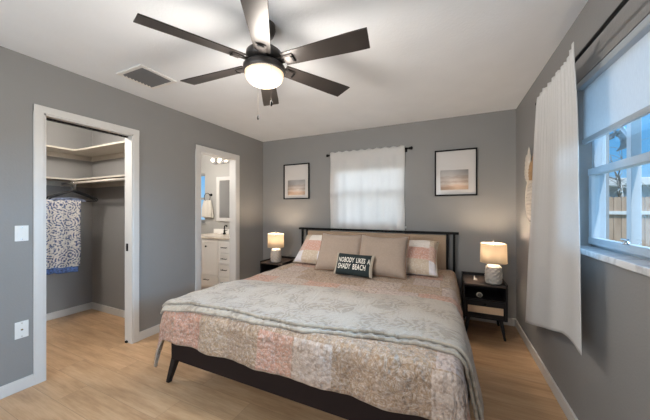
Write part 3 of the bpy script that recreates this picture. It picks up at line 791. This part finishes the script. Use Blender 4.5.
# ------------------------------------------------------------------ ceiling fan
m_chain = M('chain_bronze', (.12, .10, .08), .5, .5)
def fan():
    cx, cy = -1.03, 1.345
    root = empty('ceiling_fan', (cx, cy, H), 'six blade dark bronze ceiling fan with a lit frosted bowl light', 'ceiling fan')
    z = lambda v: v-H
    b = BM(); lathe(b, [(.066, z(2.439)), (.068, z(2.41)), (.055, z(2.375)), (.022, z(2.36))], 36); obj('canopy', b, m_fancol, root, smooth=True)
    b = BM(); lathe(b, [(.013, z(2.37)), (.013, z(2.29))], 16); obj('downrod', b, m_fancol, root, smooth=True)
    b = BM(); lathe(b, [(.03, z(2.305)), (.075, z(2.292)), (.108, z(2.265)), (.112, z(2.235)), (.095, z(2.215)), (.06, z(2.206))], 48); obj('motor_housing', b, m_fancol, root, smooth=True)
    b = BM(); lathe(b, [(.06, z(2.212)), (.112, z(2.192)), (.126, z(2.180)), (.128, z(2.150)), (.120, z(2.142)), (.10, z(2.142))], 48); obj('light_fitter', b, m_fancol, root, smooth=True)
    b = BM(); lathe(b, [(.117, z(2.146)), (.116, z(2.128)), (.108, z(2.106)), (.090, z(2.088)), (.062, z(2.076)), (.03, z(2.071)), (.004, z(2.070))], 48)
    n = NT('lit_frosted_glass'); n.base((.5, .44, .36)); n.rough(.4)
    lw = n.n('LayerWeight'); lw.inputs[0].default_value = .35
    ec = n.ramp(lw.outputs['Facing'], [(0, (1, .90, .70)), (.75, (1, .74, .42))]); n.l(ec, n.b.inputs['Emission Color']); n.b.inputs['Emission Strength'].default_value = .8
    o = obj('glass_bowl', b, n.m, root, smooth=True); o['label'] = 'frosted glass bowl glowing warm white'
    for k in range(6):
        a = math.radians(2.3+60*k)
        # arm
        Rz = Matrix.Rotation(a, 4, 'Z'); pitch = Matrix.Rotation(math.radians(-13), 4, 'X')
        b = BM(); prof = []
        r0, r1 = .135, .655
        def wd(t): return .048+.017*min(1, t*1.2)
        t = bmesh.new(); nseg = 10; up = []; dn = []
        for q in range(nseg+1):
            f = q/nseg; x = r0+(r1-r0)*f; ww = wd(f)
            x1, x2 = (x-.012*(f == 1), x) 
            up.append((x1, ww)); dn.append((x2, -ww))
        poly = dn+up[::-1]
        vs = [t.verts.new((x, y, 0)) for x, y in poly]; t.faces.new(vs)
        r = bmesh.ops.extrude_face_region(t, geom=t.faces[:]); bmesh.ops.translate(t, vec=(0, 0, .007), verts=[e for e in r['geom'] if isinstance(e, bmesh.types.BMVert)])
        MM = Matrix.Translation((0, 0, z(2.200))) @ Rz @ pitch
        merge(b, t, 0, MM)
        bl = obj('blade', b, m_fanblade, root); bv(bl, .002)
        b = BM(); t = BM(); box(t, (.085, -.022, -.006), (.155, .022, .0), .002); box(t, (.15, -.030, -.007), (.205, .030, -.0005), .002); box(t, (.155, -.024, -.011), (.195, .024, -.006), .002); merge(b, t, 0, MM)
        obj('blade_arm', b, m_fancol, bl)
        b = BM(); t = BM(); box(t, (.196, -.018, -.013), (.206, .018, -.0065), .001); merge(b, t, 0, MM); obj('arm_slot', b, m_black, bl)
    for (dx, dy, zb, l) in ((.098, -.065, 1.915, 'a'), (-.094, .056, 1.90, 'b')):
        b = BM(); x0, y0 = dx, dy
        tube(b, [(x0, y0, z(2.145)), (x0, y0, z(zb+.02))], (.0005), 5)
        for q in range(24): lathe(b, [(.0005, -.001), (.0013, 0), (.0005, .001)], 6, (x0, y0, z(2.14-(2.14-zb-.02)*q/24)))
        ch = obj('pull_chain', b, m_chain, root)
        b = BM(); lathe(b, [(.002, z(zb+.022)), (.0055, z(zb+.014)), (.0065, z(zb-.002)), (.004, z(zb-.01))], 12, (x0, y0, 0)); obj('pull_knob', b, m_black, ch, smooth=True)
    light('fan_light', 'POINT', (0, 0, z(2.02)), 37, (1, .92, .83), parent=root, shadow_soft_size=.15)
m_fanblade = M('fan_blade_dark_wood', (.034, .029, .027), .34, .25, var=.18, scale=6)
fan()

# ------------------------------------------------------------------ ceiling vent
v = empty('ceiling_vent', (-2.335, 1.45, H), 'white square air vent grille in the ceiling above the closet door', 'vent')
b = BM(); wv, wh = .165, .155
t = BM(); wall_holes(t, 1, 0, .012, -wv, wv, -wh, wh, [(-wv+.03, wv-.03, -wh+.03, wh-.03)]); merge(b, t, 0, Matrix.Rotation(PI/2, 4, 'X')); 
for vv in b.verts: vv.co.z = -abs(vv.co.z)-.0005
bv(obj('vent_frame', b, m_white, v), .002)
b = BM(); box(b, (-wv+.03, -wh+.03, -.003), (wv-.03, wh-.03, -.001)); obj('vent_backing', b, M('vent_dark', (.05, .05, .05), .8), v)
m_slat = M('vent_slat_grey', (.16, .16, .165), .5)
for k in range(9):
    b = BM(); yy = -wh+.044+k*.0274; t = BM(); box(t, (-wv+.031, -.011, -.0012), (wv-.031, .011, .0012)); merge(b, t, 0, Matrix.Translation((0, yy, -.0095)) @ Matrix.Rotation(math.radians(-32), 4, 'X')); obj('slat', b, m_slat, v)
b = BM(); box(b, (.05, .115, -.025), (.062, .122, -.006), .001); obj('damper_lever', b, m_white, v)

# ------------------------------------------------------------------ switch and outlet plates
def plate(name, z0, z1, label, cat, kind):
    root = empty(name, (XL, .851, (z0+z1)/2), label, cat); h = (z1-z0)/2
    b = BM(); box(b, (0, -.035, -h), (.006, .035, h), .003); obj('plate', b, m_white, root)
    if kind == 'switch':
        b = BM(); box(b, (.004, -.0165, -.033), (.0085, .0165, .033), .002); t = BM(); merge(b, t); obj('rocker', b, m_white, root)
    else:
        b = BM(); lathe(b, [(.006, 0), (.006, .006), (.0035, .006), (.0035, .012)], 16, (.004, 0, 0), Matrix.Rotation(PI/2, 4, 'Y')); obj('jack', b, M('brass_jack', (.25, .18, .08), .35, .8), root)
    for s in (-1, 1):
        b = BM(); lathe(b, [(.003, .0), (.003, .0012)], 10, (.0058, 0, s*(h-.013)), Matrix.Rotation(PI/2, 4, 'Y')); obj('screw', b, m_chrome, root)
plate('light_switch', 1.080, 1.192, 'white rocker light switch on the wall left of the closet door', 'light switch', 'switch')
plate('wall_outlet', .378, .498, 'white wall jack plate low on the wall below the light switch', 'wall outlet', 'jack')

# ------------------------------------------------------------------ closet: shelves, rod, hangers, dress
m_shelf = M('closet_shelf_cream', (.50, .455, .395), .5)
def l_shelf(z, label):
    root = empty('closet_shelf', (CX, CY1, z), label, 'shelf')
    b = BM()
    pts = [(0, 0), (1.32, 0), (1.32, -.30), (.35, -.30)]
    # rounded inside corner
    for q in range(7):
        a = q/6*PI/2; pts.append((.30+.05-.05*math.sin(a), -.35+.05*math.cos(a)))
    pts = pts+[(.30, -1.55), (0, -1.55)]
    t = bmesh.new(); f = t.faces.new([t.verts.new((x, y, -.018)) for x, y in pts]); r = bmesh.ops.extrude_face_region(t, geom=[f]); bmesh.ops.translate(t, vec=(0, 0, .018), verts=[e for e in r['geom'] if isinstance(e, bmesh.types.BMVert)]); merge(b, t)
    obj('board', b, m_shelf, root)
    b = BM(); box(b, (0, -.014, -.075), (1.32, -.0, -.018), .002); box(b, (0, -1.55, -.075), (.014, -.014, -.018), .002); obj('cleat', b, m_shelf, root)
    return root
l_shelf(2.02, 'upper cream corner shelf inside the closet')
l_shelf(1.672, 'lower cream corner shelf inside the closet above the hanging rod')
r = empty('closet_rod', (CX, 1.64, 1.622), 'pale round hanging rod under the lower closet shelf', 'rod')
b = BM(); tube(b, [(0, 0, 0), (1.35, 0, 0)], .014, 14); obj('pole', b, m_shelf, r, smooth=True)
b = BM(); lathe(b, [(.03, 0), (.03, .008), (.02, .012)], 20, (0, 0, 0), Matrix.Rotation(PI/2, 4, 'Y')); obj('socket', b, m_white, r)
def hanger(x, y, z, rz, label):
    root = empty('clothes_hanger', (x, y, z), label, 'clothes hanger', 'black clothes hangers in the closet', rz)
    b = BM(); pts = [(0, .017*math.sin(a), .0+.017*math.cos(a)-.0) for a in [math.radians(q) for q in range(-100, 171, 15)]]
    pts = [(0, p[1], p[2]) for p in pts]; pts += [(0, 0, -.034), (0, 0, -.102)]
    tube(b, pts, .0022, 8); obj('hook', b, m_chrome, root, smooth=True)
    b = BM()
    Wd = .215; s = [(0, -Wd+.008, -.178), (0, -Wd, -.162), (0, -Wd+.012, -.146), (0, -Wd*.5, -.105), (0, -.03, -.072), (0, 0, -.066), (0, .03, -.072), (0, Wd*.5, -.105), (0, Wd-.012, -.146), (0, Wd, -.162), (0, Wd-.008, -.178)]
    s = [(a_, b_, c_-.03) for a_, b_, c_ in s]
    tube(b, s+[(0, Wd*.5, -.210), (0, -Wd*.5, -.210)], .0085, 8, closed=True); obj('hanger_body', b, M('hanger_black_velvet', (.01, .01, .012), .8), root, smooth=True)
    return root
for (x, rz, lb) in ((-3.90, .0, 'black hanger with the blue paisley cloth draped over it'), (-3.965, .05, 'empty black hanger just behind the one carrying the cloth'), (-4.03, -.04, 'empty black hanger nearest the closet back wall')):
    hanger(x, 1.605 if x > -3.93 else 1.62, 1.6225, rz, lb)
def dress():
    y0, y1 = 1.335, 1.650; zb = 1.405
    def fn(u, v):
        yy = y0+(y1-y0)*u; L = .745
        s = v*2*L
        if s < L: zz = zb-(L-s)+.0; x = -3.878
        else: zz = zb-(s-L); x = -3.922; 
        e = abs(s-L); k = min(1, e/.04)
        x = -3.90+(1 if s < L else -1)*.018*k**.5
        if e < .04: zz = zb+.012*(1-k)-.0
        if s < L: zz += .0
        x += .008*math.sin(u*2*PI*2.2+1)*(1-math.exp(-e*3))+.005*nz(u*5, e*4)
        yy += .010*nz(e*3, 2)-.012*e
        if s >= L: zz += .03
        return (x, yy, min(zz, zb+.012))
    o = obj('paisley_cloth', grid(40, 90, fn), mat_paisley, smooth=True); solid(o, .004)
    tag(o, 'cream cloth with dark blue paisley print folded over a hanger in the closet', 'cloth')
    def fb(u, v): return (-3.874+.008*math.sin(u*2*PI*2.2+1)*.8, 1.332+.29*u-(.004*v), .678-.062*v-.018*u*(1 if u > .35 else -.2)+.006*nz(u*9, 1))
    b = obj('border', grid(24, 4, fb), mat_blueborder, o, smooth=True); solid(b, .006); b['label'] = 'bright blue patterned hem'
    def fc(u, v): return (-3.892+.004*math.sin(u*9), 1.40+.30*u-.02*(1-u), 1.415+.030*math.sin(PI*u)**.6*(1-v)-.015*v)
    c = obj('collar_fold', grid(24, 4, fc), M('collar_blue_cream', (.12, .14, .20), .85, var=.9, scale=45), o, smooth=True); solid(c, .01)
dress()
light('closet_bulb', 'POINT', (-3.35, .85, 2.25), 42, (1, .93, .84), shadow_soft_size=.06)
b = BM(); lathe(b, [(.02, 2.17), (.055, 2.20), (.068, 2.25), (.06, 2.30), (.04, 2.33), (.05, 2.44)], 24, (-3.35, .72, 0)); tag(obj('closet_ceiling_light', b, emit('closet_globe', (1, .93, .84), 1.5), smooth=True), 'small globe light on the closet ceiling', 'ceiling light')

# ------------------------------------------------------------------ bathroom
def vanity():
    x0, x1, y0, y1 = -3.92, -2.952, 3.07, 3.638
    root = empty('bathroom_vanity', (x0, y0, 0), 'white bathroom vanity cabinet with black pulls and pale stone top', 'vanity')
    w, d = x1-x0, y1-y0
    b = BM(); box(b, (0, .018, .09), (w, d, .852), .003); box(b, (.03, .06, 0), (w-.03, d, .09)); obj('cabinet', b, m_cabinet, root)
    b = BM(); box(b, (-.012, -.012, .853), (w-.0, d, .885), .005); obj('countertop', b, m_marble('counter_stone', (.72, .64, .54), (.58, .50, .42), 5), root)
    b = BM(); box(b, (0, d-.015, .885), (w, d, .96), .003); obj('backsplash', b, m_cabinet, root)
    def front(nm, a, c, z0, z1, hx, hz, vertical=False):
        t = BM(); wall_holes(t, 1, 0, .018, a, c, z0, z1, [(a+.04, c-.04, z0+.04, z1-.04)]) if (z1-z0) > .12 else box(t, (a, 0, z0), (c, .018, z1))
        box(t, (a+.035, .007, z0+.03), (c-.035, .017, z1-.03)); o = obj(nm, t, m_cabinet, root); bv(o, .0015)
        h = BM()
        if vertical: lathe(h, [(.006, 0), (.006, .016), (.014, .02), (.014, .028)], 14, (hx, 0, hz), Matrix.Rotation(PI/2, 4, 'X'))
        else:
            tube(h, [(hx-.055, -.028, hz), (hx+.055, -.028, hz)], .006, 8); tube(h, [(hx-.042, 0, hz), (hx-.042, -.028, hz)], .0045, 8); tube(h, [(hx+.042, 0, hz), (hx+.042, -.028, hz)], .0045, 8)
        obj('handle', h, m_black, o)
    front('door', .01, .335, .29, .835, .30, .73, True)
    front('door', .345, .685, .29, .835, .452, .735, True)
    front('drawer', .70, w-.01, .655, .835, .83, .735); front('drawer', .70, w-.01, .475, .645, .83, .565); front('drawer', .70, w-.01, .30, .465, .83, .395)
    front('drawer', .01, .685, .105, .28, .46, .215); front('drawer', .70, w-.01, .105, .28, .83, .20)
vanity()
f = BM(); tube(f, [(-3.53, 3.50, .885), (-3.53, 3.50, 1.0), (-3.525, 3.50, 1.025), (-3.50, 3.49, 1.04), (-3.44, 3.46, 1.04), (-3.425, 3.45, 1.02)], .010, 10); lathe(f, [(.026, .885), (.026, .90), (.014, .915), (.014, .955)], 16, (-3.53, 3.50, 0)); tube(f, [(-3.53, 3.5, .945), (-3.48, 3.52, .96)], .006, 8)
tag(obj('faucet', f, m_black), 'black curved faucet on the bathroom vanity top', 'faucet')
f = BM(); lathe(f, [(.022, .885), (.024, .89), (.024, .96), (.01, .975), (.008, 1.0)], 16, (-3.39, 3.50, 0)); tag(obj('soap_bottle', f, M('soap_grey', (.25, .25, .25), .3), smooth=True), 'small grey soap bottle at the right end of the vanity top', 'bottle')
mr = empty('bathroom_mirror', (-3.60, YB, 1.5), 'white framed rectangular mirror above the bathroom vanity', 'mirror')
b = BM(); wall_holes(b, 1, -.035, -.001, -.235, .30, -.40, .40, [(-.170, .235, -.335, .335)]); bv(obj('frame', b, m_trim, mr), .004)
b = BM(); box(b, (-.18, -.02, -.345), (.245, -.012, .345)); obj('mirror_glass', b, M('mirror_silver', (.75, .76, .78), .03, 1), mr)
vl = empty('vanity_light', (-3.68, YB, 2.17), 'bathroom wall light with round glowing globes above the mirror', 'wall light')
b = BM(); box(b, (-.24, -.03, -.03), (.24, -.001, .03), .004); obj('back_plate', b, m_chrome, vl)
for x in (-.17, 0, .17):
    b = BM(); tube(b, [(x, -.03, 0), (x, -.09, 0), (x, -.1, .02)], .007, 8); obj('arm', b, m_chrome, vl)
    b = BM(); lathe(b, [(.01, -.035), (.025, -.023), (.034, 0), (.025, .023), (.01, .034)], 20, (x, -.10, .03)); obj('globe', b, emit('globe_warm', (1, .88, .70), 2.2), vl, smooth=True)
light('vanity_glow', 'POINT', (-3.7, 2.65, 1.9), 30, (1, .93, .85), shadow_soft_size=.12)
tr = empty('towel_ring', (-3.99, YB, 1.585), 'black towel ring on the bathroom wall between window and mirror', 'towel ring')
b = BM(); lathe(b, [(.024, 0), (.024, .01), (.010, .014), (.010, .05)], 16, (0, 0, .0), Matrix.Rotation(PI/2, 4, 'X')); obj('mount', b, m_black, tr)
b = BM(); tube(b, [(-.06+.075*math.sin(2*PI*k/32), -.045, -.045+.075*math.cos(2*PI*k/32)) for k in range(32)], .005, 8, closed=True); obj('ring', b, m_black, tr, smooth=True)
def towel():
    def fn(u, v):
        s = v*2-1; e = abs(s); w = .085+.035*min(1, e*2)
        y = 3.595-.014*(1 if s < 0 else -1)*min(1, e*6)**.5
        return (-4.045+w*(u*2-1)*(1)+.01*s, y+.006*math.sin(u*14), 1.475-.30*e-(.02 if s > 0 else 0)+(.0 if e > .02 else .004))
    o = obj('hand_towel', grid(24, 40, fn), M('towel_cream', (.66, .62, .55), .95, bump=.5, bscale=200), smooth=True); solid(o, .012); tag(o, 'cream hand towel hanging from the black towel ring in the bathroom', 'towel')
towel()

# ------------------------------------------------------------------ outdoors
b = BM(); box(b, (XR+.5, -12, -.35), (40, 45, -.25)); g = struct('ground', b, M('dry_grass', (.16, .15, .08), .95, var=.4, scale=3))
b = BM(); box(b, (-12, YB+.5, -.35), (XR+.49, 30, -.25)); struct('ground_rear', b, M('dry_grass_rear', (.16, .15, .08), .95, var=.4, scale=3))
m_fence = NT('cedar_fence'); c = m_fence.coord(scale=(1, 1, .12)); m_fence.base(m_fence.ramp(m_fence.noise(c, 9, 5), [(.3, (.30, .20, .135)), (.7, (.50, .36, .26))])); m_fence.rough(.85); m_fence = m_fence.m
fr = empty('wooden_fence', (4, 9.5, -.25), 'brown picket privacy fence with a white rail seen through the side window', 'fence')
b = BM()
for k in range(64):
    x = -4.6+k*.145; h = 1.895+random.uniform(-.012, .012)
    t = bmesh.new(); vs = [t.verts.new((xx, 0, zz)) for xx, zz in ((x, 0), (x+.136, 0), (x+.136, h-.03), (x+.11, h), (x+.026, h), (x, h-.03))]; t.faces.new(vs)
    r = bmesh.ops.extrude_face_region(t, geom=t.faces[:]); bmesh.ops.translate(t, vec=(0, .02, 0), verts=[e for e in r['geom'] if isinstance(e, bmesh.types.BMVert)]); merge(b, t)
obj('board_panel', b, m_fence, fr)
b = BM(); box(b, (-4.6, -.04, 1.44), (4.7, -.001, 1.53)); obj('rail', b, m_trim, fr)['label'] = 'white horizontal fence rail'
b = BM(); box(b, (-4.6, -.04, .35), (4.7, -.001, .44)); obj('rail', b, m_fence, fr)
# porch posts, beam and rolled awning
m_stucco = M('stucco_white', (.34, .35, .36), .9, var=.12, scale=60, bump=.8, bscale=60)
pc = BM(); box(pc, (1.50, 4.16, -.25), (1.62, 4.30, 2.22), .006); tag(obj('porch_column', pc, m_stucco), 'grey white stucco porch column outside beside the fence view', 'column')
m_post = M('post_white', (.42, .43, .45), .6, var=.03)
pp = empty('porch_post', (1.535, 3.415, -.25), 'white wooden porch post with angled brace outside the side window', 'post')
b = BM(); box(b, (-.035, -.035, 0), (.035, .035, 2.47), .004); obj('post', b, m_post, pp)
b = BM(); tube(b, [(0, .03, 2.2), (0, .30, 2.47)], .02, 4); obj('brace', b, m_post, pp)
b = BM(); box(b, (1.48, 2.2, 2.22), (1.64, 5.2, 2.40), .006); tag(obj('porch_beam', b, m_trim), 'white porch beam above the post outside the side window', 'beam')
aw = BM(); 
for k in range(2):
    pass
def fn_aw(u, v):
    a = math.radians(-60+230*u); rr = .10
    return (1.66+rr*math.cos(a)*.8, 3.86+.24*v, 2.05+rr*math.sin(a))
ao = obj('rolled_awning', grid(24, 6, fn_aw), M('awning_grey', (.20, .22, .24), .7, var=.2, scale=30), smooth=True); solid(ao, .012); tag(ao, 'grey rolled patio awning hanging outside near the porch post', 'awning')
for yy in (3.9, 4.06):
    b = BM(); box(b, (1.60, yy-.012, 2.10), (1.615, yy+.012, 2.225), .002); obj('strap', b, m_post, ao)
# neighbour house eave and trees
nb = empty('neighbour_house', (6, 16.5, -.25), 'low neighbouring house with white fascia beyond the fence', 'house')
b = BM(); box(b, (-5, 0, 0), (8, 7, 2.62)); obj('wall', b, M('neighbour_wall', (.35, .36, .38), .9), nb)
b = BM(); box(b, (-5.4, -.5, 2.62), (8.4, 7.4, 2.95), .02); obj('fascia', b, m_trim, nb)
def tree(x, y, h, r, nb_, leaves, label, bare):
    root = empty('bare_tree' if bare else 'leafy_tree', (x, y, -.25), label, 'tree'); rnd = random.Random(int(x*10+y))
    b = BM(); tube(b, [(0, 0, 0), (.05, 0, h*.3), (0, .1, h*.6)], [.12, .09, .05], 8)
    lf = BM()
    for k in range(nb_):
        a = rnd.uniform(0, 2*PI); el = rnd.uniform(.1, 1.3); L = r*rnd.uniform(.6, 1.1); p0 = Vector((0, .05, h*rnd.uniform(.3, .6)))
        d = Vector((math.cos(a)*math.cos(el), math.sin(a)*math.cos(el), math.sin(el)))
        pts = [p0+d*L*q/5+Vector((rnd.uniform(-.08, .08), rnd.uniform(-.08, .08), rnd.uniform(-.08, .08)))*r*.5 for q in range(6)]; pts[0] = p0
        tube(b, pts, [.03, .025, .02, .015, .01, .006], 5)
        for q in range(3, 6):
            for z in range(3):
                e = pts[q]+Vector([rnd.uniform(-1, 1)*r*.35 for _ in range(3)]); tube(b, [pts[q], (pts[q]+e)/2+Vector((0, 0, .03)), e], [.008, .005, .003], 4)
    obj('trunk', b, M('bark', (.24, .21, .18), .9), root, smooth=True)
    for k in range(leaves):
        a = rnd.uniform(0, 2*PI); cz = rnd.uniform(-1, 1); rr = rnd.random()**.4; c = Vector((math.cos(a)*math.sqrt(1-cz*cz)*rr*r, math.sin(a)*math.sqrt(1-cz*cz)*rr*r, h*.7+cz*rr*r*.8))
        s = .05+.04*rnd.random(); u = Vector([rnd.uniform(-1, 1) for _ in range(3)]).normalized()*s; w = u.orthogonal().normalized()*s*.6
        t = [lf.verts.new(c+q) for q in (u, w, -u, -w)]; lf.faces.new(t)
    if leaves: obj('foliage', lf, M('leaves_grey_green', (.30, .33, .27), .8, var=.4, scale=3), root)
    else: lf.free()
tree(5.6, 13.2, 4.4, 1.5, 10, 0, 'bare branched tree standing beyond the fence', True)
tree(4.7, 10.8, 1.7, .62, 6, 1500, 'leafy bush rising just above the fence', False)

# repeats share a group
for o in bpy.data.objects:
    if o.parent is None and 'label' in o:
        k = o.name.split('.')[0]
        g = {'patchwork_sham': 'patchwork pillows on the bed', 'euro_pillow': 'square tan pillows on the bed', 'framed_print': 'black framed prints on the back wall', 'closet_shelf': 'corner shelves in the closet'}.get(k)
        if g: o['group'] = g
